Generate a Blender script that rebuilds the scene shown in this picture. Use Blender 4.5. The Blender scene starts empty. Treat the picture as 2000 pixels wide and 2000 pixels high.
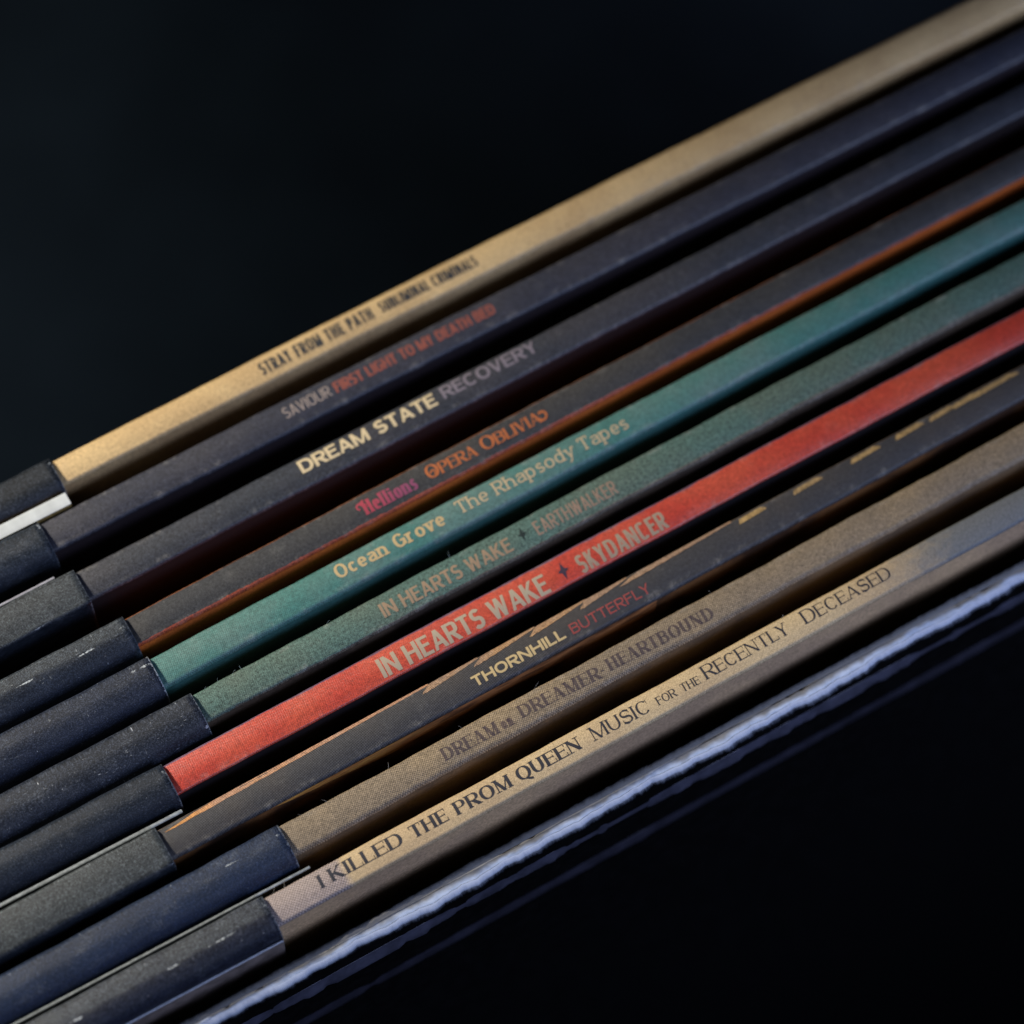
import bpy, math, random
import numpy as np
from mathutils import Matrix, Vector

random.seed(7)
MM = 0.001
sc = bpy.context.scene
COL = sc.collection

# ------------------------------------------------------------------ camera
# world: x along the spines, y towards the far end of the row, z up; spine tops lie on z = 0 (mm below)
AX = np.array([[0.863284, 0.455057, -0.218323],
               [-0.504447, 0.792114, -0.343639],
               [0.016561, 0.40679, 0.913372]])          # rows: world axes seen from the camera
FOC = 6000.0                                             # focal length in photo pixels (2000 wide)
CAM = -(AX @ np.array([0, 0, -300.0]))                   # mm

def at(px, py, z=0.0):
    """point of the plane height z (mm) seen at a photo pixel"""
    w = AX @ np.array([px - 1000.0, 1000.0 - py, -FOC])
    return CAM + (z - CAM[2]) / w[2] * w

cd = bpy.data.cameras.new('camera')
cam = bpy.data.objects.new('camera', cd)
COL.objects.link(cam)
m = Matrix.Identity(4)
for r in range(3):
    for c in range(3):
        m[r][c] = AX[r][c]
    m[r][3] = CAM[r] * MM
cam.matrix_world = m
cd.sensor_width = 36.0
cd.lens = 36.0 * FOC / 2000.0
cd.clip_start = 0.01
cd.clip_end = 20.0
cd.dof.use_dof = True
foc_pt = at(760, 1440)
cd.dof.focus_distance = float(-(AX.T @ (foc_pt - CAM))[2]) * MM
cd.dof.aperture_fstop = 13.0
cd.dof.aperture_blades = 7
sc.camera = cam

# ------------------------------------------------------------------ light
wd = bpy.data.worlds.new('World')
sc.world = wd
wd.use_nodes = True
bg = wd.node_tree.nodes['Background']
bg.inputs[0].default_value = (0.45, 0.65, 1.0, 1)
bg.inputs[1].default_value = 0.002

def aim(o, p):
    d = Vector(p) - o.location
    o.rotation_euler = d.to_track_quat('-Z', 'Y').to_euler()

kd = bpy.data.lights.new('key_lamp', 'SPOT')
kd.energy = 9.3
kd.color = (1.0, 0.93, 0.82)
kd.spot_size = math.radians(33)
kd.spot_blend = 1.0
kd.shadow_soft_size = 0.022
key = bpy.data.objects.new('key_lamp', kd)
COL.objects.link(key)
key.location = (-0.200, 0.225, 0.250)
aim(key, (-0.054, 0.007, 0))

fd = bpy.data.lights.new('fill_lamp', 'AREA')
fd.shape = 'RECTANGLE'
fd.size = 0.34
fd.size_y = 0.22
fd.energy = 0.36
fd.color = (0.52, 0.63, 1.0)
fill = bpy.data.objects.new('fill_lamp', fd)
COL.objects.link(fill)
fd.spread = math.radians(64)
fill.location = (0.26, -0.34, 0.25)
aim(fill, (0.13, -0.01, 0))

bd = bpy.data.lights.new('added_table_lamp', 'SPOT')  # added unseen lamp, only there to brighten the table behind the row
bd.energy = 5.0
bd.color = (0.62, 0.78, 1.0)
bd.spot_size = math.radians(70)
bd.spot_blend = 1.0
bd.shadow_soft_size = 0.05
back = bpy.data.objects.new('added_table_lamp', bd)
COL.objects.link(back)
back.location = (-0.22, 0.46, 0.20)
aim(back, (-0.20, 0.30, -0.315))

vs = sc.view_settings
vs.view_transform = 'Standard'
vs.look = 'None'
vs.exposure = 0
vs.gamma = 1
vs.use_curve_mapping = False

# ------------------------------------------------------------------ node helpers
class NT:
    def __init__(s, name):
        s.mat = bpy.data.materials.new(name)
        s.mat.use_nodes = True
        s.t = s.mat.node_tree
        s.t.nodes.clear()
        s.out = s.t.nodes.new('ShaderNodeOutputMaterial')
    def n(s, kind, **kw):
        nd = s.t.nodes.new(kind)
        for k, v in kw.items():
            setattr(nd, k, v)
        return nd
    def put(s, sock, v):
        if hasattr(v, 'is_output') or isinstance(v, bpy.types.NodeSocket):
            s.t.links.new(v, sock)
        elif v is not None:
            if isinstance(v, (tuple, list)) and len(v) == 3 and sock.type == 'RGBA':
                v = (*v, 1)
            sock.default_value = v
    def math(s, op, a, b=None, c=None, clamp=False):
        nd = s.n('ShaderNodeMath', operation=op, use_clamp=clamp)
        s.put(nd.inputs[0], a)
        if b is not None: s.put(nd.inputs[1], b)
        if c is not None: s.put(nd.inputs[2], c)
        return nd.outputs[0]
    def mix(s, f, a, b, blend='MIX'):
        nd = s.n('ShaderNodeMix', data_type='RGBA', blend_type=blend)
        s.put(nd.inputs[0], f); s.put(nd.inputs[6], a); s.put(nd.inputs[7], b)
        return nd.outputs[2]
    def uv(s):
        u = s.n('ShaderNodeUVMap')
        sp = s.n('ShaderNodeSeparateXYZ')
        s.t.links.new(u.outputs[0], sp.inputs[0])
        return u.outputs[0], sp.outputs[0], sp.outputs[1]
    def noise(s, vec, scale, detail=2.0, rough=0.5, seed=0.0, stretch=(1, 1)):
        mp = s.n('ShaderNodeMapping')
        s.t.links.new(vec, mp.inputs[0])
        mp.inputs['Location'].default_value = (seed * 7.13, seed * 3.71, seed * 1.7)
        mp.inputs['Scale'].default_value = (stretch[0], stretch[1], 1)
        nd = s.n('ShaderNodeTexNoise')
        s.t.links.new(mp.outputs[0], nd.inputs['Vector'])
        nd.inputs['Scale'].default_value = scale
        nd.inputs['Detail'].default_value = detail
        nd.inputs['Roughness'].default_value = rough
        return nd.outputs[0]
    def remap(s, v, a, b, c=0.0, d=1.0, smooth=True):
        nd = s.n('ShaderNodeMapRange', interpolation_type='SMOOTHSTEP' if smooth else 'LINEAR')
        s.put(nd.inputs['Value'], v)
        nd.inputs['From Min'].default_value = a
        nd.inputs['From Max'].default_value = b
        nd.inputs['To Min'].default_value = c
        nd.inputs['To Max'].default_value = d
        return nd.outputs['Result']
    def bsdf(s, color, rough=0.6, spec=0.4, bump=None, bump_d=0.02, **kw):
        p = s.n('ShaderNodeBsdfPrincipled')
        s.put(p.inputs['Base Color'], color)
        s.put(p.inputs['Roughness'], rough)
        s.put(p.inputs['Specular IOR Level'], spec)
        for k, v in kw.items():
            s.put(p.inputs[k], v)
        if bump is not None:
            b = s.n('ShaderNodeBump')
            b.inputs['Strength'].default_value = 1.0
            b.inputs['Distance'].default_value = bump_d * MM
            s.put(b.inputs['Height'], bump)
            s.t.links.new(b.outputs[0], p.inputs['Normal'])
        return p.outputs[0]
    def done(s, sh):
        s.t.links.new(sh, s.out.inputs[0])
        return s.mat

def weave(t, u, v, p, ang=0.0):
    """woven / screened dots with period p mm, 0..1"""
    ca, sa = math.cos(ang), math.sin(ang)
    a = t.math('ADD', t.math('MULTIPLY', u, ca * 2 * math.pi / p), t.math('MULTIPLY', v, sa * 2 * math.pi / p))
    b = t.math('ADD', t.math('MULTIPLY', u, -sa * 2 * math.pi / p), t.math('MULTIPLY', v, ca * 2 * math.pi / p))
    w = t.math('MULTIPLY', t.math('SINE', a), t.math('SINE', b))
    return t.math('MULTIPLY_ADD', w, 0.5, 0.5)

def board(name, col, col2=None, far_edge=None, near_edge=None, wv=0.0, wp=0.27, wang=0.0, mottle=0.35,
          grain=0.35, patch=0.6, rough=0.55, spec=0.35, seed=0.0, speck=0.0, bump=0.02, left=None, thick=3.25, wear=.22):
    """printed board: two ink tones in cloudy patches, fine paper grain, optional woven look, other ink along the edges"""
    t = NT(name)
    vec, u, v = t.uv()
    c = t.mix(t.remap(t.noise(vec, 0.11, 3, 0.6, seed), 0.5 - patch * 0.25, 0.5 + patch * 0.25), col, col2 or col)
    if left:                      # (x mm, width mm, colour): print that changes along the spine
        for (x0, wdt, lc) in left:
            f = t.remap(t.math('ADD', u, t.math('MULTIPLY', t.math('SUBTRACT', t.noise(vec, 0.9, 2, 0.5, seed + 9), 0.5), 1.5)),
                        x0 - wdt, x0 + wdt)
            c = t.mix(f, c, lc) if wdt > 0 else t.mix(t.math('SUBTRACT', 1.0, t.remap(u, x0 + wdt, x0 - wdt)), lc, c)
    if near_edge:
        ne, wd_ = near_edge
        jit = t.math('MULTIPLY', t.math('SUBTRACT', t.noise(vec, 1.4, 3, 0.6, seed + 3), 0.5), 0.25)
        f = t.remap(t.math('ADD', v, jit), thick - wd_ - 0.04, thick - wd_ + 0.04)
        c = t.mix(f, c, ne)
    if far_edge:
        fe, wd_ = far_edge
        jit = t.math('MULTIPLY', t.math('SUBTRACT', t.noise(vec, 0.35, 4, 0.65, seed + 4), 0.5), wd_ * 2.2)
        f = t.remap(t.math('ADD', v, jit), wd_ + 0.06, wd_ - 0.06)
        c = t.mix(f, c, fe)
    if wear:                      # rubbed, paler corners
        em = t.math('MAXIMUM', t.remap(v, .75, .25), t.remap(v, thick - .8, thick - .3))
        en = t.remap(t.noise(vec, .55, 5, .75, seed + 31), .50, .72)
        f_ = t.math('MULTIPLY', t.math('MULTIPLY', em, en), wear)
        c = t.mix(f_, c, (0.40, 0.38, 0.34))
        c = t.mix(t.math('MULTIPLY', t.remap(t.noise(vec, .32, 5, .75, seed + 33), .56, .75), wear * .35), c, (0.34, 0.33, 0.30))
    g1 = t.noise(vec, 3.2, 4, 0.7, seed + 1)
    g2 = t.noise(vec, 11.0, 2, 0.6, seed + 2)
    k = t.math('ADD', t.remap(g1, 0.3, 0.7, 1 - mottle * 0.5, 1 + mottle * 0.5), t.remap(g2, 0.3, 0.7, -grain, grain))
    h = t.math('ADD', t.math('MULTIPLY', g2, 0.7), t.math('MULTIPLY', g1, 0.5))
    if wv > 0:
        w = weave(t, u, v, wp, wang)
        k = t.math('MULTIPLY', k, t.remap(w, 0, 1, 1 - wv, 1 + wv, False))
        h = t.math('ADD', h, t.math('MULTIPLY', w, 0.8))
    km = t.n('ShaderNodeCombineXYZ')
    for i in range(3):
        t.put(km.inputs[i], k)
    c = t.mix(1.0, c, km.outputs[0], 'MULTIPLY')
    if speck > 0:
        s_ = t.remap(t.noise(vec, 6.5, 2, 0.6, seed + 6), 0.70, 0.80)
        c = t.mix(t.math('MULTIPLY', s_, speck), c, (0.45, 0.46, 0.45))
    return t.done(t.bsdf(c, rough, spec, h, bump))

def ink(name, col, alpha=0.9, wear=0.5, seed=0.0, wp=0.27, col2=None, grad=None):
    t = NT(name)
    vec, u, v = t.uv()
    c = col
    if col2:
        c = t.mix(t.remap(u, grad[0], grad[1]), col, col2)
    g = t.noise(vec, 5.0, 3, 0.7, seed)
    a = t.math('MULTIPLY', t.remap(g, 0.28, 0.28 + 0.25 * wear + 0.02, 1 - wear, 1.0), alpha)
    w = weave(t, u, v, wp)
    a = t.math('MULTIPLY', a, t.remap(w, 0, 1, 1 - 0.35 * wear, 1.0))
    sh = t.bsdf(c, 0.6, 0.3)
    tr = t.n('ShaderNodeBsdfTransparent')
    mx = t.n('ShaderNodeMixShader')
    t.put(mx.inputs[0], a)
    t.t.links.new(tr.outputs[0], mx.inputs[1])
    t.t.links.new(sh, mx.inputs[2])
    return t.done(mx.outputs[0])

def band_mat(name, col, dots=0.0, dust=0.3, scratch=0.2, scuffs=(), edge_wear=0.3, top=(0.5, 4.2), seed=0.0, rough=0.5,
             spec=0.3, dcol=(0.085, 0.097, 0.12), dot_p=0.19):
    """coated black card: screened dots where the top face has rubbed, dust, hair scratches, white scuffs at creases and cut edge"""
    t = NT(name)
    vec, u, v = t.uv()
    base = t.mix(t.remap(t.noise(vec, 0.14, 3, 0.6, seed), 0.35, 0.65), tuple(x * y for x, y in zip(col, (.42, .52, .62))), tuple(x * y for x, y in zip(col, (.6, .72, .85))))
    g = t.noise(vec, 8.5, 2, 0.65, seed + 1)
    base = t.mix(t.remap(g, 0.45, 0.80, 0.0, 0.26 * (dust + 0.4)), base, dcol)
    gr = t.noise(vec, 4.2, 3, 0.75, seed + 8)
    base = t.mix(t.remap(gr, 0.52, 0.75, 0.0, 0.40 * (dust + 0.15)), base, (0.078, 0.09, 0.11))
    if dots > 0:
        w = weave(t, u, v, dot_p, math.radians(45))
        jit = t.math('MULTIPLY', t.math('SUBTRACT', t.noise(vec, 0.7, 3, 0.6, seed + 5), 0.5), 0.9)
        vv = t.math('ADD', v, jit)
        msk = t.math('MULTIPLY', t.remap(vv, top[0] - 0.25, top[0] + 0.25), t.remap(vv, top[1] + 0.22, top[1] - 0.22))
        rub = t.remap(t.noise(vec, 0.5, 3, 0.6, seed + 6), 0.25, 0.7, 0.55, 1.0)
        base = t.mix(t.math('MULTIPLY', t.math('MULTIPLY', t.remap(w, 0.45, 0.95), msk), t.math('MULTIPLY', rub, dots)), base,
                     (0.10, 0.115, 0.118))
        base = t.mix(t.math('MULTIPLY', t.math('MULTIPLY', msk, rub), 0.08 * dots), base, (0.16, 0.175, 0.17))
    d2 = t.remap(t.noise(vec, 4.6, 2, 0.6, seed + 2), 0.70, 0.80)
    base = t.mix(t.math('MULTIPLY', d2, dust), base, (0.38, 0.41, 0.44))
    for q, st in enumerate(((0.5, 2.4), (2.0, 0.4))):
        s_ = t.remap(t.noise(vec, 3.0, 2, 0.5, seed + 11 + q, st), 0.68, 0.76)
        br = t.remap(t.noise(vec, 0.8, 2, 0.5, seed + 17 + q), 0.45, 0.62)
        base = t.mix(t.math('MULTIPLY', t.math('MULTIPLY', s_, br), scratch), base, (0.30, 0.32, 0.34))
    base = t.mix(t.math('MULTIPLY', t.remap(t.noise(vec, .42, 5, .78, seed + 23, (.6, 1.3)), .5, .78), .35), base, (0.11, 0.12, 0.135))
    gm = t.math('MULTIPLY', t.remap(g, .3, .72, .40, 1.85), t.remap(t.noise(vec, 3.6, 3, .7, seed + 21), .3, .7, .72, 1.32))
    gc = t.n('ShaderNodeCombineXYZ')
    for i_ in range(3):
        t.put(gc.inputs[i_], gm)
    base = t.mix(1.0, base, gc.outputs[0], 'MULTIPLY')
    white = None
    rag = t.noise(vec, 2.2, 5, 0.8, seed + 3, (.7, 1.6))
    fine = t.noise(vec, 7.0, 3, 0.7, seed + 4)
    for (u0, v0, wu, wv_, k) in scuffs:
        dd = t.math('ADD', t.math('POWER', t.math('DIVIDE', t.math('SUBTRACT', u, u0), wu), 2.0),
                    t.math('POWER', t.math('DIVIDE', t.math('SUBTRACT', v, v0), wv_), 2.0))
        e = t.math('SUBTRACT', t.math('ADD', t.math('MULTIPLY', rag, 1.6), t.math('MULTIPLY', fine, 1.2)), dd)
        s_ = t.math('MULTIPLY', t.remap(e, 1.22, 1.55), k * .75)
        white = s_ if white is None else t.math('MAXIMUM', white, s_)
    # cut edge at u = 0
    en = t.math('ADD', u, t.math('MULTIPLY', t.math('SUBTRACT', rag, 0.42), 0.9))
    ew = t.math('MULTIPLY', t.remap(en, -0.03, 0.06), edge_wear * .8)
    white = ew if white is None else t.math('MAXIMUM', white, ew)
    base = t.mix(white, base, (0.72, 0.78, 0.80))
    h = t.math('ADD', g, t.math('MULTIPLY', rag, 0.4))
    r = t.math('ADD', t.remap(g, 0.3, 0.7, rough - 0.05, rough + 0.10), t.math('MULTIPLY', white, 0.3))
    return t.done(t.bsdf(base, r, spec, h, 0.008))

def plain(name, col, rough=0.6, spec=0.3, amt=0.3, scale=1.0, **kw):
    t = NT(name)
    vec, u, v = t.uv()
    g = t.noise(vec, scale, 4, 0.65, 1.0)
    k = t.remap(g, 0.3, 0.7, 1 - amt, 1 + amt)
    km = t.n('ShaderNodeCombineXYZ')
    for i in range(3):
        t.put(km.inputs[i], k)
    return t.done(t.bsdf(t.mix(1.0, col, km.outputs[0], 'MULTIPLY'), rough, spec, g, 0.05, **kw))

# ------------------------------------------------------------------ mesh helpers
def mesh_obj(name, verts, faces, mat, uvs=None, parent=None, smooth=False, kind=None):
    """verts in mm (world); uvs per vertex in mm"""
    me = bpy.data.meshes.new(name)
    me.from_pydata([tuple(float(c) * MM for c in v) for v in verts], [], faces)
    ul = me.uv_layers.new(name='UVMap')
    if uvs is None:
        uvs = [(v[0], v[2] - v[1]) for v in verts]
    arr = np.array(uvs, dtype=np.float32)
    li = np.empty(len(me.loops), dtype=np.int32)
    me.loops.foreach_get('vertex_index', li)
    ul.data.foreach_set('uv', arr[li].ravel())
    if smooth:
        me.polygons.foreach_set('use_smooth', [True] * len(me.polygons))
    me.materials.append(mat)
    me.update()
    o = bpy.data.objects.new(name, me)
    COL.objects.link(o)
    if parent:
        o.parent = parent
        o.matrix_parent_inverse = Matrix.Translation(parent.location).inverted()
    if kind:
        o['kind'] = kind
    return o

def thing(name, label, cat, loc, group=None):
    e = bpy.data.objects.new(name, None)
    e.empty_display_size = 0.01
    e.location = [c * MM for c in loc]
    COL.objects.link(e)
    tag(e, label, cat, group)
    return e

def tag(o, label, cat, group=None):
    o['label'] = label
    o['category'] = cat
    if group:
        o['group'] = group

def sweep(xs, prof, close=True):
    """profile prof(x) -> list of (y, z, v) swept along xs; returns verts, faces, uvs (open ring per section unless close)"""
    V, F, U = [], [], []
    n = None
    for x in xs:
        p = prof(x)
        n = len(p)
        for (y, z, v) in p:
            V.append((x, y, z)); U.append((x, v))
    m_ = len(xs)
    for i in range(m_ - 1):
        for j in range(n if close else n - 1):
            k = (j + 1) % n
            F.append((i * n + j, (i + 1) * n + j, (i + 1) * n + k, i * n + k))
    return V, F, U, n

def slab(xs, ya, yb, z0, z1):
    """vertical board between y = ya(x) (near) and yb(x) (far)"""
    def prof(x):
        a, b = ya(x), yb(x)
        return [(a, z1, -z1), (b, z1, -z1), (b, z0, -z0), (a, z0, -z0)]
    V, F, U, n = sweep(xs, prof)
    L = len(xs) - 1
    F.append(tuple(range(n)))
    F.append(tuple(L * n + j for j in reversed(range(n))))
    return V, F, U

# ------------------------------------------------------------------ lettering: letters drawn as pen strokes
def arc(cx, cy, rx, ry, a0, a1, n=2.3, k=22):
    out = []
    for i in range(k + 1):
        a = math.radians(a0 + (a1 - a0) * i / k)
        c, s = math.cos(a), math.sin(a)
        out.append((cx + rx * math.copysign(abs(c) ** (2 / n), c), cy + ry * math.copysign(abs(s) ** (2 / n), s)))
    return out

WID = dict(A=.72, B=.66, C=.70, D=.72, E=.58, F=.55, G=.74, H=.72, I=.1, K=.68, L=.54, M=.86, N=.74, O=.77, P=.62, Q=.77, R=.67,
           S=.60, T=.62, U=.70, V=.68, W=1.0, Y=.66)
LOW = dict(a=.58, c=.54, d=.64, e=.58, h=.66, i=.3, l=.3, n=.66, o=.62, p=.64, r=.5, s=.5, v=.60, y=.60)

def glyph(ch, st, wm):
    """-> advance width, strokes [(points, mode)], serif feet [(x, y)], arm ticks [(x, y0, y1)]; cap height 1"""
    sv, sh, n = st['sv'], st['sh'], st.get('n', 2.3)
    ser = st.get('serif', 0)
    B, T = sh / 2, 1 - sh / 2
    S, feet, arms = [], [], []
    if ch == ' ':
        return st.get('space', 0.32) * (0.5 + 0.5 * wm), S, feet, arms
    if ch in '·':
        return 0.22, [([(0.05, .43), (0.17, .43)], .12)], [], []
    low = ch.islower()
    w = (LOW if low else WID)[ch] * wm
    off = ser * 0.45 if ser else 0
    if ch in 'Iil':
        w = sv + 2 * off
    L, R, mid = sv / 2 + off * .8, w - sv / 2 - off * .0, .5
    if ch in 'HNMUAVWYKTXIhndilpr' and ser:
        R = w - sv / 2 - off * .8
    xh = .70
    rx = (R - L) / 2
    cx = (L + R) / 2
    def stem(x, y0=0, y1=1, mode='a', f0=True, f1=True):
        S.append(([(x, y0), (x, y1)], mode))
        if f0: feet.append((x, y0))
        if f1: feet.append((x, y1))
    if not low:
        if ch == 'I': stem(w / 2)
        elif ch == 'A':
            ax = w / 2
            S.append(([(L * .9, 0), (ax, 1)], 't')); S.append(([(ax, 1), (R + L * .1, 0)], 'T'))
            S.append(([(L + (ax - L) * .30, .29), (R - (R - ax) * .30, .29)], 'a'))
            feet += [(L * .9, 0), (R, 0)]
        elif ch == 'B':
            stem(L, f1=ser > 0)
            r1, r2 = min(.26, rx * .9), min(.28, rx * .95)
            S.append(([(L, T), (R * .96 - r1, T)] + arc(R * .96 - r1, (T + .53) / 2, r1, (T - .53) / 2, 88, -90, n) + [(L, .53)], 'a'))
            S.append(([(L, .53), (R - r2, .53)] + arc(R - r2, (.53 + B) / 2, r2, (.53 - B) / 2, 88, -90, n) + [(L, B)], 'a'))
        elif ch in 'CG':
            e = 42 if ch == 'C' else 40
            S.append((arc(cx, .5, rx, .5 - sh / 2, e, 360 - e if ch == 'C' else 330, n, 30), 'a'))
            if ch == 'G':
                S.append(([(R, .08), (R, .46)], 'a')); S.append(([(cx + rx * .1, .46), (R + sv / 2, .46)], 'h'))
            elif ser:
                arms.append((R, .68, .96))
        elif ch == 'D':
            stem(L, f1=ser > 0)
            r = min(rx * 1.5, .42)
            S.append(([(L, T), (R - r, T)] + arc(R - r, .5, r, .5 - sh / 2, 88, -88, n) + [(R - r, B), (L, B)], 'a'))
        elif ch in 'EFL':
            stem(L, f1=ser > 0)
            if ch in 'EF':
                S.append(([(L, T), (w, T)], 'h'))
                S.append(([(L, .52), (w * .90, .52)], 'h'))
            if ch in 'EL': S.append(([(L, B), (w, B)], 'h'))
            if ser:
                if ch in 'EF': arms += [(w - .03, .76, 1.0), (w * .86, .42, .62)]
                if ch in 'EL': arms.append((w - .02, 0, .27))
        elif ch == 'H':
            stem(L); stem(R); S.append(([(L, .51), (R, .51)], 'h'))
        elif ch == 'K':
            stem(L); S.append(([(L, .36), (R * .97, 1)], 't')); S.append(([(L + (R - L) * .28, .58), (R, 0)], 'T'))
            feet += [(R * .95, 1), (R, 0)]
        elif ch == 'M':
            stem(L, mode='t' if ser else 'a'); stem(R)
            S.append(([(L, 1), (cx, 0)], 'T' if ser else .78 * sv)); S.append(([(cx, 0), (R, 1)], 't' if ser else .78 * sv))
        elif ch == 'N':
            stem(L, mode='t' if ser else 'a'); stem(R, mode='t' if ser else 'a', f0=False); S.append(([(L, 1), (R, 0)], 'T' if ser else .85 * sv))
        elif ch in 'OQ':
            S.append((arc(cx, .5, rx, .5 - sh / 2, 0, 360, n, 44), 'a'))
            if ch == 'Q':
                S.append(([(cx, .06), (cx + rx * .6, -.10), (R + .06, -.16)], 'q'))
        elif ch in 'PR':
            stem(L, f1=ser > 0)
            r = min(.30, rx * .95)
            S.append(([(L, T), (R - r, T)] + arc(R - r, (T + .46) / 2, r, (T - .46) / 2, 88, -90, n) + [(L, .46)], 'a'))
            if ch == 'R':
                S.append(([(L + (R - L) * .45, .46), (R + sv * .12, 0)], 'T'))
                if ser: feet.append((R + sv * .1, 0))
        elif ch == 'S':
            ry = (.5 - sh / 2) / 2
            up = arc(cx, T - ry, rx * .95, ry, 28, 270, n if n < 2.6 else 2.4, 20)
            dn = arc(cx, B + ry, rx, ry, 90, -152, n if n < 2.6 else 2.4, 20)
            S.append((up + dn[1:], 's'))
            if ser: arms += [(R - .02, .70, .98), (L, .02, .32)]
        elif ch == 'T':
            stem(w / 2, f1=False); S.append(([(off * .3, T), (w - off * .3, T)], 'h'))
            if ser: arms += [(off * .3 + .02, .74, 1), (w - off * .3 - .02, .74, 1)]
        elif ch == 'U':
            r = rx
            S.append(([(L, 1), (L, B + min(.38, r * 1.2))] + arc(cx, B + min(.38, r * 1.2), rx, min(.38, r * 1.2), 180, 360, n, 22) + [(R, 1)], 'a'))
            feet += [(L, 1), (R, 1)]
        elif ch == 'V':
            S.append(([(L * .9, 1), (w / 2, 0)], 'T')); S.append(([(w / 2, 0), (R, 1)], 't')); feet += [(L * .9, 1), (R, 1)]
        elif ch == 'W':
            q = (R - L) / 4
            S.append(([(L, 1), (L + q, 0)], 'T')); S.append(([(L + q, 0), (L + 2 * q, 1)], 't'))
            S.append(([(L + 2 * q, 1), (L + 3 * q, 0)], 'T')); S.append(([(L + 3 * q, 0), (R, 1)], 't'))
            feet += [(L, 1), (R, 1)]
        elif ch == 'Y':
            S.append(([(L * .9, 1), (w / 2, .45)], 'T')); S.append(([(w / 2, .45), (R, 1)], 't'))
            S.append(([(w / 2, 0), (w / 2, .47)], 'a')); feet += [(w / 2, 0), (L * .9, 1), (R, 1)]
        return w, S, [f for f in feet] if ser else [], arms if ser else []
    # lower case
    r = xh / 2 - sh / 2
    if ch == 'o': S.append((arc(cx, xh / 2, rx, r, 0, 360, n, 40), 'a'))
    elif ch == 'c':
        S.append((arc(cx, xh / 2, rx, r, 38, 320, n, 28), 'a'))
    elif ch == 'e':
        S.append(([(L, xh * .50), (R, xh * .50)] + arc(cx, xh / 2, rx, r, 4, 318, n, 30), 'a'))
    elif ch == 'a':
        S.append((arc(cx, xh - .2, rx, .2 - sh / 2, 160, 0, n, 16) + [(R, sh / 2), (R + sv * .9, sh / 2)], 'a'))
        S.append(([(R, xh * .58), (cx, xh * .58)] + arc(cx, xh * .31, rx, xh * .31 - sh / 2, 95, 270, n, 16) + [(R, xh * .2)], 'a'))
    elif ch in 'nh':
        stem(L, 0, 1 if ch == 'h' else xh)
        S.append((arc(cx, xh * .55, rx, xh * .45 - sh / 2, 180, 0, n, 20) + [(R, 0)], 'a')); feet.append((R, 0))
    elif ch == 'r':
        stem(L, 0, xh); S.append((arc(R, xh * .45, R - L, xh * .55 - sh / 2, 170, 82, n, 12), 'a'))
    elif ch == 'v' or ch == 'y':
        S.append(([(L, xh), (w / 2, 0)], 'T')); feet += [(L, xh), (R, xh)]
        S.append(([(w / 2 if ch == 'v' else w * .30, 0 if ch == 'v' else -.27), (R, xh)], 't'))
        if ch == 'y': S.append(([(L * .6, -.25), (w * .32, -.25)], 'h'))
    elif ch in 'pd':
        if ch == 'p': stem(L, -.28, xh)
        else: stem(R, 0, 1)
        S.append((arc(cx, xh / 2, rx, r, 0, 360, n, 36), 'a'))
    elif ch == 's':
        ry = r / 2
        S.append((arc(cx, xh - sh / 2 - ry, rx * .92, ry, 25, 270, 2.2, 16) + arc(cx, sh / 2 + ry, rx, ry, 90, -150, 2.2, 16)[1:], 's'))
    elif ch in 'il':
        stem(w / 2, 0, xh if ch == 'i' else 1)
        if ch == 'i': S.append(([(w / 2, .82), (w / 2, .97)], 'a'))
    return w, S, feet if ser else [], arms

def stroke_width(dx, dy, st, mode):
    sv, sh = st['sv'], st['sh']
    l = math.hypot(dx, dy) or 1e-9
    if mode == 'T': return sv
    if mode == 't': return st.get('thin', sh)
    if mode == 'h': return sh
    if mode == 'q': return sv * .6
    if isinstance(mode, float): return mode
    if mode == 's': return max(sh, sh + (sv * .98 - sh) * (1 - abs(dy) / l * .15 if dx * dy < 0 else abs(dy) / l * .8))
    return sh + (sv - sh) * (abs(dy) / l) ** 1.4

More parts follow.
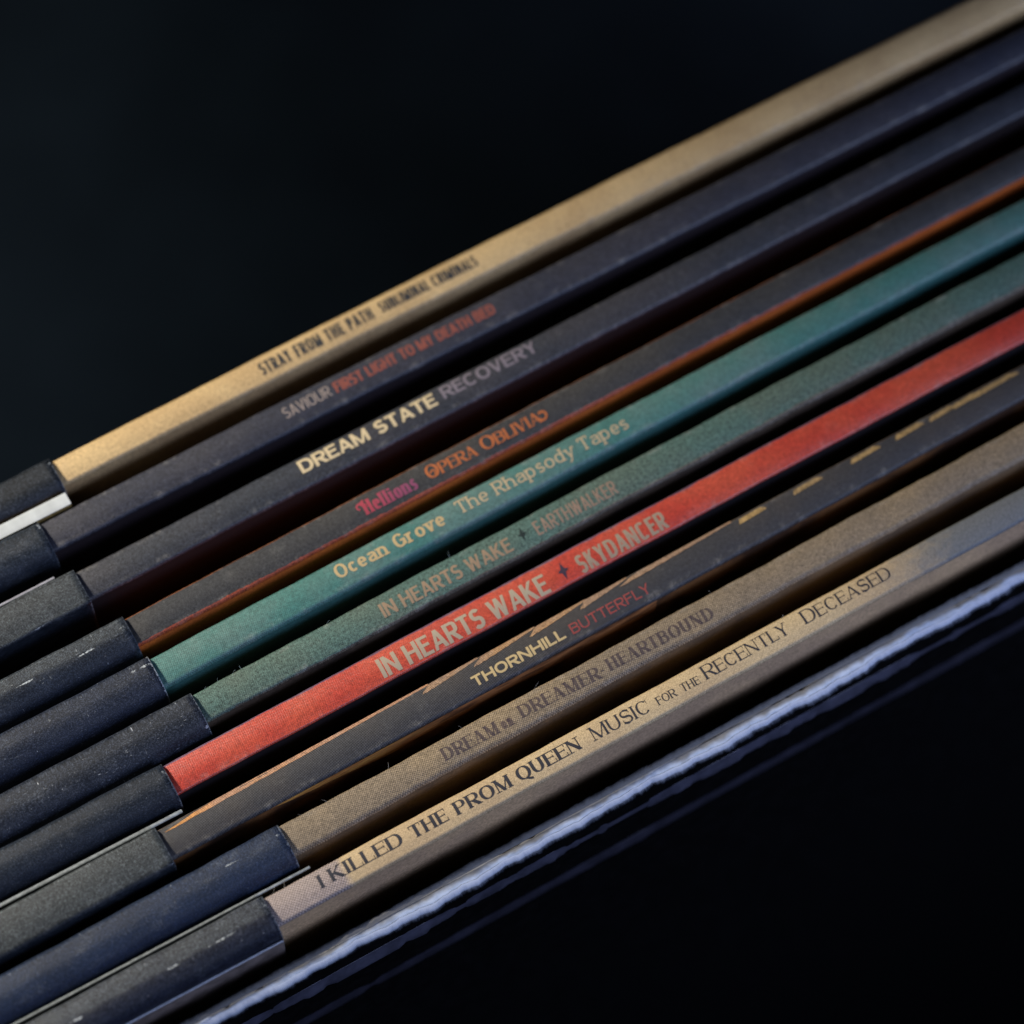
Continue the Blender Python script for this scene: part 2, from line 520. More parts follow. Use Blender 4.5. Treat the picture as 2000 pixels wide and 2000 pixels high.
def word_polys(text, st, wm, size=None):
    """strokes of a word as polygons in units of the cap height; size(i) scales single letters"""
    polys, x = [], 0.0
    for i, ch in enumerate(text):
        k = size(i, ch) if size else 1.0
        w, S, feet, arms = glyph(ch, st, wm)
        def P(p): return (x + p[0] * k, p[1] * k)
        for pts, mode in S:
            if len(pts) == 2 and abs(pts[0][0] - pts[1][0]) > 1e-6 and abs(pts[0][1] - pts[1][1]) > 1e-6 and mode != 'q':
                (x0, y0), (x1, y1) = pts
                hw = stroke_width(0, 1, st, mode if isinstance(mode, float) or mode in 'Tt' else 'a') / 2 * math.hypot(x1 - x0, y1 - y0) / abs(y1 - y0)
                q = [i_ / 10 for i_ in range(11)]
                l_ = [P((x0 + (x1 - x0) * t_ - hw, y0 + (y1 - y0) * t_)) for t_ in q]
                r_ = [P((x0 + (x1 - x0) * t_ + hw, y0 + (y1 - y0) * t_)) for t_ in q]
                if y1 < y0: l_, r_ = r_, l_
                polys.append(('strip', l_, r_))
                continue
            dense = [pts[0]]
            for p_, q_ in zip(pts, pts[1:]):
                k_ = max(1, int(math.dist(p_, q_) / .11))
                dense += [(p_[0] + (q_[0] - p_[0]) * i_ / k_, p_[1] + (q_[1] - p_[1]) * i_ / k_) for i_ in range(1, k_ + 1)]
            pts = dense
            lft, rgt = [], []
            closed = math.dist(pts[0], pts[-1]) < 1e-6
            for j, p in enumerate(pts):
                a = pts[j - 1] if j else (pts[-2] if closed else p)
                b = pts[j + 1] if j < len(pts) - 1 else (pts[1] if closed else p)
                dx, dy = b[0] - a[0], b[1] - a[1]
                l = math.hypot(dx, dy) or 1e-9
                hw = stroke_width(dx, dy, st, mode) / 2
                lft.append(P((p[0] - dy / l * hw, p[1] + dx / l * hw)))
                rgt.append(P((p[0] + dy / l * hw, p[1] - dx / l * hw)))
            polys.append(('strip', lft, rgt))
        ser = st.get('serif', 0)
        ts = st.get('ts', .05)
        for (fx, fy) in feet:
            y0 = fy if fy < .3 else fy - ts
            hw = st['sv'] / 2 + ser * .5
            if y0 < 0.01 or fy > .3 or fy < 0:
                polys.append([P((fx - hw, y0)), P((fx + hw, y0)), P((fx + hw, y0 + ts)), P((fx - hw, y0 + ts))])
        for (axx, y0, y1) in arms:
            polys.append([P((axx - ts * .5, y0)), P((axx + ts * .5, y0)), P((axx + ts * .5, y1)), P((axx - ts * .5, y1))])
        x += w * k + st.get('sp', .09) * k
    return polys, x - st.get('sp', .09)

CROWN = 0.34
def lettering(name, jk, words, mat, lift=0.03):
    """words: (text, style, base-left px, base-right px, cap height mm, size fn); printed on the spine top of jacket jk"""
    V, F, U = [], [], []
    nz = 0
    words = [(a_, b_, c_, d_, e_ * 1.065, f_) for (a_, b_, c_, d_, e_, f_) in words]
    for (text, st, bl, br, cap, size) in words:
        a, b = at(*bl)[:2], at(*br)[:2]
        ln = np.linalg.norm(b - a)
        lo, hi = .15, 3.0
        for _ in range(40):
            wm = (lo + hi) / 2
            polys, tot = word_polys(text, st, wm, size)
            if tot * cap > ln: hi = wm
            else: lo = wm
        sx = ln / (tot * cap)
        e = (b - a) / ln
        nrm = np.array([-e[1], e[0]])
        def add(p, k):
            q = a + e * p[0] * cap * sx + nrm * p[1] * cap
            vv = jk['far'](q[0]) - q[1]
            V.append((q[0], q[1], jk['top'](vv) + lift + k * 0.0012)); U.append((q[0], vv))
            return len(V) - 1
        for pg in polys:
            nz = (nz + 1) % 9
            if pg[0] == 'strip':
                l = [add(p, nz) for p in pg[1]]; r = [add(p, nz) for p in pg[2]]
                for i in range(len(l) - 1):
                    F.append((r[i], r[i + 1], l[i + 1], l[i]))
            else:
                ids = [add(p, nz) for p in pg]
                area = sum(pg[i][0] * pg[(i + 1) % len(pg)][1] - pg[(i + 1) % len(pg)][0] * pg[i][1] for i in range(len(pg)))
                F.append(tuple(ids if area > 0 else reversed(ids)))
    return mesh_obj(name, V, F, mat, U, jk['root'])

def decal(name, jk, loops, mat, lift=0.03, parent=None):
    """flat printed shapes given as loops of (px, py) on the spine top"""
    V, F, U = [], [], []
    for lp in loops:
        ids = []
        for p in lp:
            q = at(*p)
            vv = jk['far'](q[0]) - q[1]
            V.append((q[0], q[1], jk['top'](vv) + lift)); U.append((q[0], vv)); ids.append(len(V) - 1)
        ar = sum(V[ids[i]][0] * V[ids[(i + 1) % len(ids)]][1] - V[ids[(i + 1) % len(ids)]][0] * V[ids[i]][1] for i in range(len(ids)))
        F.append(tuple(ids if ar > 0 else reversed(ids)))
    return mesh_obj(name, V, F, mat, U, parent or jk['root'])

# ------------------------------------------------------------------ the setting
table_mat = plain('dark_table', (0.028, 0.036, 0.039), 0.7, 0.2, 0.25, 0.02)
FLOOR = -315.0
mesh_obj('tabletop', [(-1500, -1500, FLOOR), (1500, -1500, FLOOR), (1500, 1500, FLOOR), (-1500, 1500, FLOOR)], [(0, 1, 2, 3)],
         table_mat, kind='structure')

# ------------------------------------------------------------------ record jackets
EDGES = [   # measured far and near edge of every spine: points on the spine plane
    ([(103, 899), (900, 491), (1200, 342), (1700, 93), (1880, 3)], [(129, 946), (900, 555), (1200, 409), (1700, 163), (1960, 32)]),
    ([(78, 1022), (900, 604), (1200, 455), (1700, 200), (2000, 54)], [(121, 1067), (900, 676), (1200, 520), (1700, 264), (2000, 115)]),
    ([(147, 1117), (900, 729), (1200, 576), (1700, 316), (2000, 161)], [(179, 1170), (900, 796), (1200, 641), (1700, 378), (2000, 220)]),
    ([(244, 1207), (900, 862), (1200, 704), (1700, 438), (2000, 288)], [(270, 1261), (900, 929), (1200, 769), (1700, 500), (2000, 345)]),
    ([(294, 1286), (900, 962), (1200, 805), (1700, 544), (2000, 387)], [(326, 1342), (900, 1033), (1200, 874), (1700, 607), (2000, 450)]),
    ([(377, 1357), (900, 1072), (1200, 915), (1700, 650), (2000, 491)], [(408, 1408), (900, 1147), (1200, 990), (1700, 723), (2000, 561)]),
    ([(321, 1494), (900, 1179), (1200, 1024), (1700, 758), (2000, 601)], [(351, 1550), (900, 1254), (1200, 1093), (1700, 827), (2000, 665)]),
    ([(304, 1623), (900, 1296), (1200, 1139), (1700, 870), (2000, 709)], [(337, 1677), (900, 1377), (1200, 1217), (1700, 939), (2000, 777)]),
    ([(549, 1612), (900, 1419), (1200, 1262), (1700, 987), (2000, 824)], [(584, 1670), (900, 1487), (1200, 1333), (1700, 1054), (2000, 898)]),
    ([(515, 1753), (900, 1543), (1200, 1385), (1700, 1108), (2000, 950)], [(545, 1809), (900, 1615), (1200, 1448), (1700, 1178), (2000, 1015)]),
]
XL, XR = -100.0, 215.0
XS = [XL + (XR - XL) * i / 150 for i in range(151)]

def edge_fn(pts):
    q = np.array([at(*p) for p in pts])
    c1 = np.polyfit(q[:, 0], q[:, 1], 1)
    c2 = np.polyfit(q[:, 0], q[:, 1], 2)
    x0, x1 = q[0, 0], q[-1, 0]
    def f(x):
        xx = min(max(x, x0), x1)
        y = 0.5 * np.polyval(c1, xx) + 0.5 * np.polyval(c2, xx)
        return float(y + c1[0] * (x - xx))
    return f

def make_jacket(i, label, spine_mat, cover_mat, rough_edge=0.02, rf=0.35, rn=0.45):
    far, near = edge_fn(EDGES[i][0]), edge_fn(EDGES[i][1])
    rnd = random.Random(100 + i)
    ph = [rnd.uniform(0, 6.28) for _ in range(6)]
    def wob(x, k): return rough_edge * (math.sin(x * .9 + ph[k]) * .6 + math.sin(x * 2.3 + ph[k + 1]) * .4 + math.sin(x * .31 + ph[k + 2]))
    th = far(0) - near(0)
    def top(v):
        s_ = min(max(v / th, 0), 1)
        return CROWN * (4 * s_ * (1 - s_)) - CROWN * .5
    cx = XL + (XR - XL) / 2
    root = thing('record_jacket', label, 'record jacket', (cx, (far(cx) + near(cx)) / 2, FLOOR), 'record jackets standing spine up in a row')
    jk = dict(root=root, far=far, near=near, top=top, th=th)
    K = 7
    def prof(x):
        yf, yn = far(x) + wob(x, 0), near(x) + wob(x, 3)
        t = yf - yn
        p = []
        for k in range(K + 1):
            a = math.pi / 2 * (1 - k / K)
            p.append((yf - rf + rf * math.sin(a), top(rf) - rf + rf * math.cos(a), rf * (1 - math.sin(a))))
        for k in range(1, 12):
            v = rf + (t - rf - rn) * k / 12
            p.append((yf - v, top(v * th / t), v))
        for k in range(K + 1):
            a = math.pi / 2 * k / K
            p.append((yn + rn - rn * math.sin(a), top(th - rn) - rn + rn * math.cos(a), t - rn + rn * math.sin(a)))
        zb = p[-1][1]
        p.append((yn + .5, zb, t)); p.append((yf - .5, p[0][1], 0))
        return p
    xs = [XL + (XR - XL) * q / 420 for q in range(421)]
    V, F, U, n = sweep(xs, prof)
    F = [tuple(reversed(f)) for f in F]
    F.append(tuple(reversed(range(n)))); F.append(tuple((len(xs) - 1) * n + j for j in range(n)))
    sp = mesh_obj('spine', V, F, spine_mat, U, root, smooth=True)
    zn = top(th - rn) - rn
    zf = top(rf) - rf
    V, F, U = slab(XS, lambda x: near(x) + wob(x, 3), lambda x: near(x) + .5, FLOOR, zn)
    mesh_obj('front_cover', V, F, cover_mat, U, root)
    V, F, U = slab(XS, lambda x: far(x) - .5, lambda x: far(x) + wob(x, 0), FLOOR, zf)
    mesh_obj('back_cover', V, F, cover_mat, U, root)
    return jk

def cover(name, col, col2=None, scale=0.12, rough=0.6, seed=0.0, grain=0.25, lo=.42, hi=.58):
    t = NT(name)
    vec, u, v = t.uv()
    c = t.mix(t.remap(t.noise(vec, scale, 4, 0.6, seed), lo, hi), col, col2 or col)
    g = t.noise(vec, 4.0, 3, 0.6, seed + 2)
    k = t.remap(g, 0.3, 0.7, 1 - grain, 1 + grain)
    km = t.n('ShaderNodeCombineXYZ')
    for i in range(3):
        t.put(km.inputs[i], k)
    return t.done(t.bsdf(t.mix(1.0, c, km.outputs[0], 'MULTIPLY'), rough, 0.3, g, 0.01))

KRAFT, KRAFT2 = (0.56, 0.395, 0.19), (0.47, 0.32, 0.15)
J = []
J.append(make_jacket(0, 'tan kraft record jacket with narrow black capitals, farthest from the viewer',
    board('kraft_spine', KRAFT, KRAFT2, mottle=.34, grain=.32, seed=1, rough=.6, spec=.35), cover('kraft_cover', KRAFT2, (0.40, 0.26, 0.12), seed=1),
    rn=.5, rf=.7))
J.append(make_jacket(1, 'charcoal record jacket with narrow grey and brick red lettering, beside the tan kraft one',
    board('charcoal_spine', (0.038, 0.038, 0.048), (0.029, 0.031, 0.044), mottle=.6, grain=.6, seed=2, speck=.12, rough=.5, spec=.4),
    cover('charcoal_cover', (0.020, 0.014, 0.016), seed=2)))
J.append(make_jacket(2, 'charcoal record jacket with wide cream and mauve grey capitals',
    board('slate_spine', (0.040, 0.040, 0.047), (0.029, 0.033, 0.042), mottle=.6, grain=.6, seed=3, speck=.15, rough=.5, spec=.4),
    cover('slate_cover', (0.013, 0.010, 0.0105), seed=3)))
J.append(make_jacket(3, 'dark record jacket with burnt orange cover and pink and orange decorative lettering',
    board('dark_spine_orange_edges', (0.046, 0.044, 0.042), (0.034, 0.035, 0.038), near_edge=((0.36, 0.062, 0.018), 0.30), far_edge=((0.36, 0.12, 0.04), 0.10),
          mottle=.6, grain=.45, seed=4, speck=.25, rough=.55), cover('orange_cover', (0.56, 0.13, 0.022), (0.48, 0.105, 0.02), seed=4)))
J.append(make_jacket(4, 'teal cloth textured record jacket with cream typewriter style lettering',
    board('teal_spine', (0.050, 0.160, 0.140), (0.088, 0.170, 0.150), wv=.28, wp=.25, mottle=.45, grain=.3, seed=5, rough=.5, spec=.45),
    cover('teal_cover', (0.035, 0.115, 0.105), seed=5), rn=.6))
J.append(make_jacket(5, 'dull grey green record jacket with brownish narrow capitals and a brown front cover',
    board('green_spine', (0.080, 0.120, 0.095), (0.066, 0.126, 0.106), wv=.22, wp=.23, mottle=.7, grain=.5, seed=6, speck=.4, near_edge=((0.105, 0.088, 0.062), .10), rough=.6),
    cover('umber_cover', (0.085, 0.060, 0.040), (0.05, 0.035, 0.026), seed=6), rough_edge=.035))
J.append(make_jacket(6, 'bright red cloth textured record jacket with pale grey capitals',
    board('red_spine', (0.43, 0.045, 0.026), (0.48, 0.070, 0.035), wv=.22, wp=.22, mottle=.4, grain=.3, seed=7, rough=.42, spec=.6,
          far_edge=((0.13, 0.075, 0.12), 0.22)), cover('black_cover', (0.012, 0.011, 0.013), seed=7), rn=.28))
J.append(make_jacket(7, 'charcoal dotted record jacket with golden brush strokes on its edge, cream and red capitals',
    board('dotted_charcoal_spine', (0.052, 0.047, 0.045), (0.040, 0.040, 0.044), wv=.55, wp=.27, wang=math.radians(30), mottle=.45, grain=.4, seed=8, speck=.15, far_edge=((0.13, 0.095, 0.075), .10)),
    cover('painted_cover', (0.17, 0.075, 0.025), (0.045, 0.022, 0.012), 0.10, seed=8)))
J.append(make_jacket(8, 'worn khaki linen record jacket with faint purple serif capitals',
    board('khaki_spine', (0.255, 0.190, 0.115), (0.20, 0.155, 0.105), wv=.55, wp=.27, mottle=.45, grain=.4, seed=9, rough=.65, bump=.03),
    cover('khaki_cover', (0.16, 0.11, 0.06), (0.10, 0.075, 0.05), seed=9), rough_edge=.04, rn=.6))
J.append(make_jacket(9, 'pale tan record jacket with grey end and dark blue serif capitals, nearest the viewer',
    board('pale_tan_spine', (0.47, 0.335, 0.19), (0.42, 0.30, 0.18), wv=.18, wp=.22, mottle=.3, grain=.3, seed=10, rough=.6,
          left=[(-28.0, 1.6, (0.47, 0.335, 0.19))]), cover('taupe_cover', (0.58, 0.40, 0.23), (0.46, 0.32, 0.20), .05, seed=10)))

# the last spine: greyish coarse linen at its left end, darkened to cool grey beyond the lettering, painting in the light's falloff
def last_spine():
    t = NT('tan_to_grey_spine')
    vec, u, v = t.uv()
    tan = t.mix(t.remap(t.noise(vec, 0.12, 3, 0.6, 3.3), .35, .65), (0.52, 0.395, 0.225), (0.45, 0.33, 0.19))
    rag = t.math('MULTIPLY', t.math('SUBTRACT', t.noise(vec, 0.8, 3, 0.6, 5.1), .5), 2.0)
    xL = at(672, 1700)[0]; xR = at(1760, 1110)[0]
    w1 = weave(t, u, v, 0.32)
    w2 = weave(t, u, v, 0.22)
    g1, g2 = t.noise(vec, 3.5, 4, 0.7, 1.2), t.noise(vec, 11, 2, 0.6, 2.2)
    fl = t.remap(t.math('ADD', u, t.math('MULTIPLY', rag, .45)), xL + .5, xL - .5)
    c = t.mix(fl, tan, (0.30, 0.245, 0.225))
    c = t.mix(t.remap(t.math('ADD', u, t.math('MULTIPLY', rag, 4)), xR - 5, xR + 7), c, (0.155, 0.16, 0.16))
    k = t.math('ADD', t.remap(g1, .3, .7, .86, 1.14), t.remap(g2, .3, .7, -.3, .3))
    k = t.math('MULTIPLY', k, t.math('ADD', 1.0, t.math('MULTIPLY', t.math('SUBTRACT', w1, .5), t.math('MULTIPLY_ADD', fl, 1.3, .12))))
    km = t.n('ShaderNodeCombineXYZ')
    for i in range(3):
        t.put(km.inputs[i], k)
    h = t.math('ADD', t.math('MULTIPLY', w1, fl), t.math('MULTIPLY', g2, .8))
    return t.done(t.bsdf(t.mix(1.0, c, km.outputs[0], 'MULTIPLY'), .62, .35, h, .02))
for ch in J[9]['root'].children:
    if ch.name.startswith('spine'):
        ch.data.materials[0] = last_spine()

# ------------------------------------------------------------------ lettering on the spines
COND = dict(sv=.19, sh=.15, n=3.2, sp=.075, space=.26)
CONDB = dict(sv=.20, sh=.155, n=3.2, sp=.06, space=.26)
LITE = dict(sv=.12, sh=.11, n=3.0, sp=.09, space=.24)
WIDE = dict(sv=.235, sh=.185, n=2.3, sp=.07, space=.36)
WIDE2 = dict(sv=.20, sh=.16, n=2.3, sp=.09, space=.34)
EXT = dict(sv=.24, sh=.20, n=2.3, sp=.11)
EXTL = dict(sv=.15, sh=.14, n=2.4, sp=.13)
TIMB = dict(sv=.25, sh=.06, thin=.085, n=2.1, serif=.17, ts=.05, sp=.05, space=.22)
TIMR = dict(sv=.155, sh=.05, thin=.062, n=2.1, serif=.15, ts=.04, sp=.05, space=.22)
SLABB = dict(sv=.20, sh=.14, thin=.14, n=2.2, serif=.18, ts=.11, sp=.05, space=.34)
SLABL = dict(sv=.13, sh=.10, thin=.10, n=2.2, serif=.17, ts=.085, sp=.06, space=.34)
FANCY = dict(sv=.19, sh=.075, thin=.075, n=2.1, serif=.10, ts=.06, sp=.03, space=.25)
FAT = dict(sv=.22, sh=.07, thin=.08, n=2.3, serif=.10, ts=.06, sp=.02)

k_ink = ink('black_ink', (0.035, 0.040, 0.045), .92, .35, 1)
lettering('lettering', J[0], [('STRAY FROM THE PATH', COND, (514, 735), (733, 622), 1.33, None),
                              ('SUBLIMINAL CRIMINALS', dict(CONDB, sv=.19, sh=.16, sp=.06), (747, 613), (936, 519), 1.20, None)], k_ink)
lettering('name_lettering', J[1], [('SAVIOUR', LITE, (560, 820), (650, 773), 1.18, None)], ink('stone_ink', (0.33, 0.27, 0.24), .9, .3, 2))
lettering('title_lettering', J[1], [('FIRST LIGHT TO MY DEATH BED', CONDB, (659, 769), (970, 612), 1.15, None)], ink('brick_ink', (0.30, 0.085, 0.060), .9, .3, 3))
lettering('name_lettering', J[2], [('DREAM STATE', WIDE, (592, 927), (857, 791), 1.42, None)], ink('cream_ink', (0.62, 0.50, 0.30), .95, .2, 4))
lettering('title_lettering', J[2], [('RECOVERY', WIDE2, (869, 781), (1053, 687), 1.36, None)], ink('mauve_ink', (0.21, 0.18, 0.21), .95, .25, 5))
lettering('name_lettering', J[3], [('Hellions', FAT, (716, 1007), (819, 953), 1.42, None)],
          ink('pink_ink', (0.42, 0.060, 0.085), .9, .3, 6, col2=(0.27, 0.07, 0.14), grad=(at(716, 1007)[0], at(819, 953)[0])))
lettering('title_lettering', J[3], [('OPERA', FANCY, (838, 939), (935, 889), 1.22, lambda i, c: 1.12 if i == 0 else .95),
                                    ('OBLIVIA', FANCY, (945, 883), (1060, 824), 1.22, lambda i, c: 1.12 if i == 0 else .95)], ink('orange_ink', (0.50, 0.145, 0.045), .92, .25, 7))
lettering('name_lettering', J[4], [('Ocean Grove', SLABB, (660, 1134), (873, 1024), 1.42, None)], ink('sand_ink', (0.55, 0.40, 0.20), .9, .3, 8))
lettering('title_lettering', J[4], [('The Rhapsody Tapes', SLABL, (899, 1006), (1230, 836), 1.38, None)], ink('pale_sand_ink', (0.52, 0.40, 0.24), .95, .3, 9))
lettering('name_lettering', J[5], [('IN HEARTS WAKE', COND, (752, 1208), (1005, 1075), 1.42, None)], ink('clay_ink', (0.34, 0.235, 0.15), .92, .5, 10, .23))
lettering('title_lettering', J[5], [('EARTHWALKER', LITE, (1053, 1047), (1209, 963), 1.42, None)], ink('dull_clay_ink', (0.33, 0.22, 0.16), .92, .5, 11, .23))
lettering('name_lettering', J[6], [('IN HEARTS WAKE', CONDB, (751, 1325), (1078, 1155), 1.90, None)], ink('pale_grey_ink', (0.45, 0.39, 0.28), .84, .45, 12, .22))
lettering('title_lettering', J[6], [('SKYDANCER', COND, (1138, 1121), (1308, 1029), 1.78, None)], ink('warm_grey_ink', (0.38, 0.31, 0.22), .80, .45, 13, .22))
lettering('name_lettering', J[7], [('THORNHILL', EXT, (929, 1343), (1107, 1246), 1.02, None)], ink('cream_yellow_ink', (0.60, 0.45, 0.22), .92, .3, 14))
lettering('title_lettering', J[7], [('BUTTERFLY', EXTL, (1120, 1240), (1273, 1157), 1.00, None)], ink('crimson_ink', (0.34, 0.075, 0.065), .88, .35, 15))
pur = ink('faint_purple_ink', (0.055, 0.040, 0.062), .56, .6, 16)
lettering('name_lettering', J[8], [('DREAM', TIMB, (869, 1488), (978, 1431), 1.20, None), ('DREAMER', TIMB, (1019, 1404), (1176, 1324), 1.20, None)], pur)
lettering('small_lettering', J[8], [('on', TIMB, (982, 1427), (1006, 1414), 1.05, None)], ink('fainter_purple_ink', (0.075, 0.05, 0.07), .5, .6, 17))
lettering('title_lettering', J[8], [('·', TIMB, (1176, 1322), (1186, 1317), 1.1, None), ('HEARTBOUND', TIMB, (1191, 1312), (1397, 1206), 1.18, None)], pur)
navy = ink('navy_ink', (0.028, 0.030, 0.042), .93, .25, 18)
lettering('name_lettering', J[9], [('I', TIMB, (627, 1737), (637, 1732), 1.24, None), ('KILLED', TIMB, (649, 1724), (790, 1648), 1.24, None),
    ('THE', TIMB, (808, 1640), (878, 1602), 1.24, None), ('PROM', TIMB, (893, 1594), (1003, 1535), 1.24, None),
    ('QUEEN', TIMB, (1014, 1529), (1139, 1461), 1.24, None)], navy)
lettering('title_lettering', J[9], [('MUSIC', TIMR, (1160, 1449), (1273, 1389), 1.34, lambda i, c: 1 if i == 0 else .96),
    ('FOR', TIMR, (1286, 1379), (1323, 1359), .78, None), ('THE', TIMR, (1334, 1353), (1369, 1335), .78, None),
    ('RECENTLY', TIMR, (1379, 1329), (1544, 1237), 1.36, lambda i, c: 1 if i == 0 else .91),
    ('DECEASED', TIMR, (1573, 1221), (1743, 1127), 1.36, lambda i, c: 1 if i == 0 else .91)], navy)

def star(c, r):
    out = []
    for k in range(8):
        a = math.radians(45 * k + 27)
        q = r if k % 2 == 0 else r * .32
        if k in (0, 4): q *= .66
        out.append((c[0] + q * math.cos(a), c[1] - q * math.sin(a)))
    return out
decal('star_ornament', J[5], [star((1020, 1045), 15)], ink('dark_green_ink', (0.02, 0.03, 0.03), .8, .5, 19))
decal('star_ornament', J[6], [star((1100, 1116), 18)], ink('plum_ink', (0.05, 0.035, 0.055), .92, .2, 20))

# curls of the decorative letters
def curl(c, r, a0, a1, w0, w1):
    o, i_ = [], []
    for k in range(19):
        a = math.radians(a0 + (a1 - a0) * k / 18); w = w0 + (w1 - w0) * k / 18
        o.append((c[0] + (r + w / 2) * math.cos(a), c[1] - (r + w / 2) * math.sin(a)))
        i_.append((c[0] + (r - w / 2) * math.cos(a), c[1] - (r - w / 2) * math.sin(a)))
    return [[o[k], o[k + 1], i_[k + 1], i_[k]] for k in range(18)]
decal('letter_flourish', J[3], curl((1059.0, 813.5), 8, -140, 160, 3.5, 4.5) + curl((846, 925), 5, 200, -60, 3, 2.5),
      bpy.data.materials['orange_ink'], .045)
decal('letter_flourish', J[3], curl((702, 992), 5.5, 20, 290, 4.5, 3) + curl((711, 983), 5, 330, 120, 3, 4), bpy.data.materials['pink_ink'], .045)

# golden brush strokes along the far edge of the dotted spine
def edge_px(jk, x, v):
    """photo pixel of the spine-top point at mm position x, depth v from its far edge"""
    p = np.array([x, jk['far'](x) - v, jk['top'](v)])
    c = AX.T @ (p - CAM)
    return (1000 + FOC * c[0] / -c[2], 1000 - FOC * c[1] / -c[2])
def px_x(jk, px):
    lo, hi = -60, 120
    for _ in range(40):
        md = (lo + hi) / 2
        if edge_px(jk, md, .3)[0] < px: lo = md
        else: hi = md
    return lo
jb = J[7]
rl = random.Random(5)
def leaf(p0, p1, v0, v1, vt=0.2, blunt=False):
    """pointed stroke from a tip at photo column p0 (depth v0) that merges with the far edge towards p1"""
    xa, xb = px_x(jb, p0), px_x(jb, p1)
    N = 26
    lo, up = [], []
    for k in range(N + 1):
        s_ = k / N
        x = xa + (xb - xa) * s_
        bot = v0 + (v1 - v0) * s_ ** 1.3 + .05 * math.sin(k * 2.1 + p0) * (1 - s_)
        hgt = (v0 - vt) * min(1, (s_ * 5) ** .7) if not blunt else .58 * min(1, (s_ * 9) ** .6) * min(1, ((1 - s_) * 5 + .25) ** .7)
        tp = max(bot - hgt, vt - .12 * s_)
        if tp > bot - .02: tp = bot - .02
        lo.append((x, bot)); up.append((x, tp))
    return [[edge_px(jb, *lo[k]), edge_px(jb, *lo[k + 1]), edge_px(jb, *up[k + 1]), edge_px(jb, *up[k])] for k in range(N)]
gold = board('gold_print', (0.52, 0.235, 0.065), (0.36, 0.20, 0.12), mottle=.6, grain=.4, wv=.4, wp=.27, wang=math.radians(30), seed=21, patch=.4)
dull = board('dull_gold_print', (0.27, 0.175, 0.115), (0.34, 0.20, 0.10), mottle=.6, grain=.4, wv=.35, wp=.27, wang=math.radians(30), seed=22, patch=.4)
ochre = board('ochre_print', (0.38, 0.25, 0.10), (0.28, 0.19, 0.09), mottle=.7, grain=.5, seed=23)
decal('printed_brush_stroke', jb, leaf(319, 838, .70, .16, .06), gold)
for q_, (a, b, v0, v1) in enumerate(((820, 935, .86, .16), (920, 1046, .88, .16), (1029, 1146, .90, .16), (1128, 1226, .88, .16), (1205, 1430, .74, .2))):
    decal('printed_brush_stroke', jb, leaf(a, b, v0, v1, .08), dull, .034 + .006 * q_)
for (a, b) in ((1446, 1480), (1552, 1590), (1664, 1703), (1751, 1788), (1817, 1850), (1864, 1897), (1898, 1972)):
    decal('printed_brush_stroke', jb, leaf(a - 8, b + 12, .90, .74, .22, True), ochre, .034 + .006 * (a % 2))

# gold leaf shape printed on the front cover of the dotted jacket, just under its spine
def cover_leaf():
    V, F, U = [], [], []
    N = 40
    x0, x1 = px_x(jb, 495), px_x(jb, 1250)
    for k in range(N + 1):
        s_ = k / N
        x = x0 + (x1 - x0) * s_
        y = jb['near'](x) - .03
        zt = -.42
        zb = zt - 2.4 * min(1, (s_ * 3.2) ** .8) - .25 * math.sin(k * .7)*min(1,s_*4)
        V += [(x, y, zt), (x, y, zb)]; U += [(x, -zt), (x, -zb)]
        if k: F.append((2 * k - 2, 2 * k - 1, 2 * k + 1, 2 * k))
    t = NT('painted_gold')
    vec, u, v = t.uv()
    c = t.mix(t.remap(t.noise(vec, .5, 5, .7, 2.0, (.5, 2)), .35, .62), (0.62, 0.34, 0.08), (0.28, 0.11, 0.035))
    c = t.mix(t.remap(u, px_x(jb, 560), px_x(jb, 900)), c, t.mix(t.remap(t.noise(vec, .6, 5, .7, 4.0, (.4, 2)), .4, .6), (0.38, 0.16, 0.055), (0.12, 0.05, 0.022)))
    mesh_obj('printed_leaf', V, F, t.done(t.bsdf(c, .55, .35)), U, jb['root'])
cover_leaf()

# frayed paper fibres
def fibres(jk, pxs, seed, col, edge='far'):
    rnd = random.Random(seed)
    fm = plain('fibre', col, .7, .2, .1)
    for p in pxs:
        V, F, U = [], [], []
        x = px_x(jk, p)
        y = jk['far'](x) - .12 if edge == 'far' else jk['near'](x) + .25
        q = np.array([x, y, -.05 if edge == 'far' else 0.0])
        ln = rnd.uniform(.25, .7)
        d = np.array([rnd.uniform(-.5, .9), rnd.uniform(.1, .9) * (1 if edge == 'far' else -1), rnd.uniform(.25, .8)])
        d /= np.linalg.norm(d)
        bend = np.array([rnd.uniform(-1, 1), rnd.uniform(-.5, .5), rnd.uniform(-.5, .3)]) * .5
        r = rnd.uniform(.008, .014)
        b0 = len(V)
        for k in range(7):
            s_ = k / 6
            c = q + (d * s_ + bend * s_ * s_) * ln
            for a in range(3):
                V.append((c[0] + r * math.cos(a * 2.1), c[1] + r * math.sin(a * 2.1) * .7, c[2] + r * math.sin(a * 2.1) * .7)); U.append((c[0], c[1]))
        for k in range(6):
            for a in range(3):
                b = (a + 1) % 3
                F.append((b0 + k * 3 + a, b0 + k * 3 + b, b0 + k * 3 + 3 + b, b0 + k * 3 + 3 + a))
        mesh_obj('frayed_fibre', V, F, fm, U, jk['root'])
fibres(J[5], [402, 428, 455, 474, 640, 880], 3, (.40, .50, .46))
fibres(J[8], [592, 640, 760, 905, 1045, 1390], 4, (.50, .44, .34))
fibres(J[9], [536, 557, 672, 1080, 1530], 5, (.55, .48, .36))
fibres(J[8], [1068, 1071], 9, (.30, .26, .20), 'near')

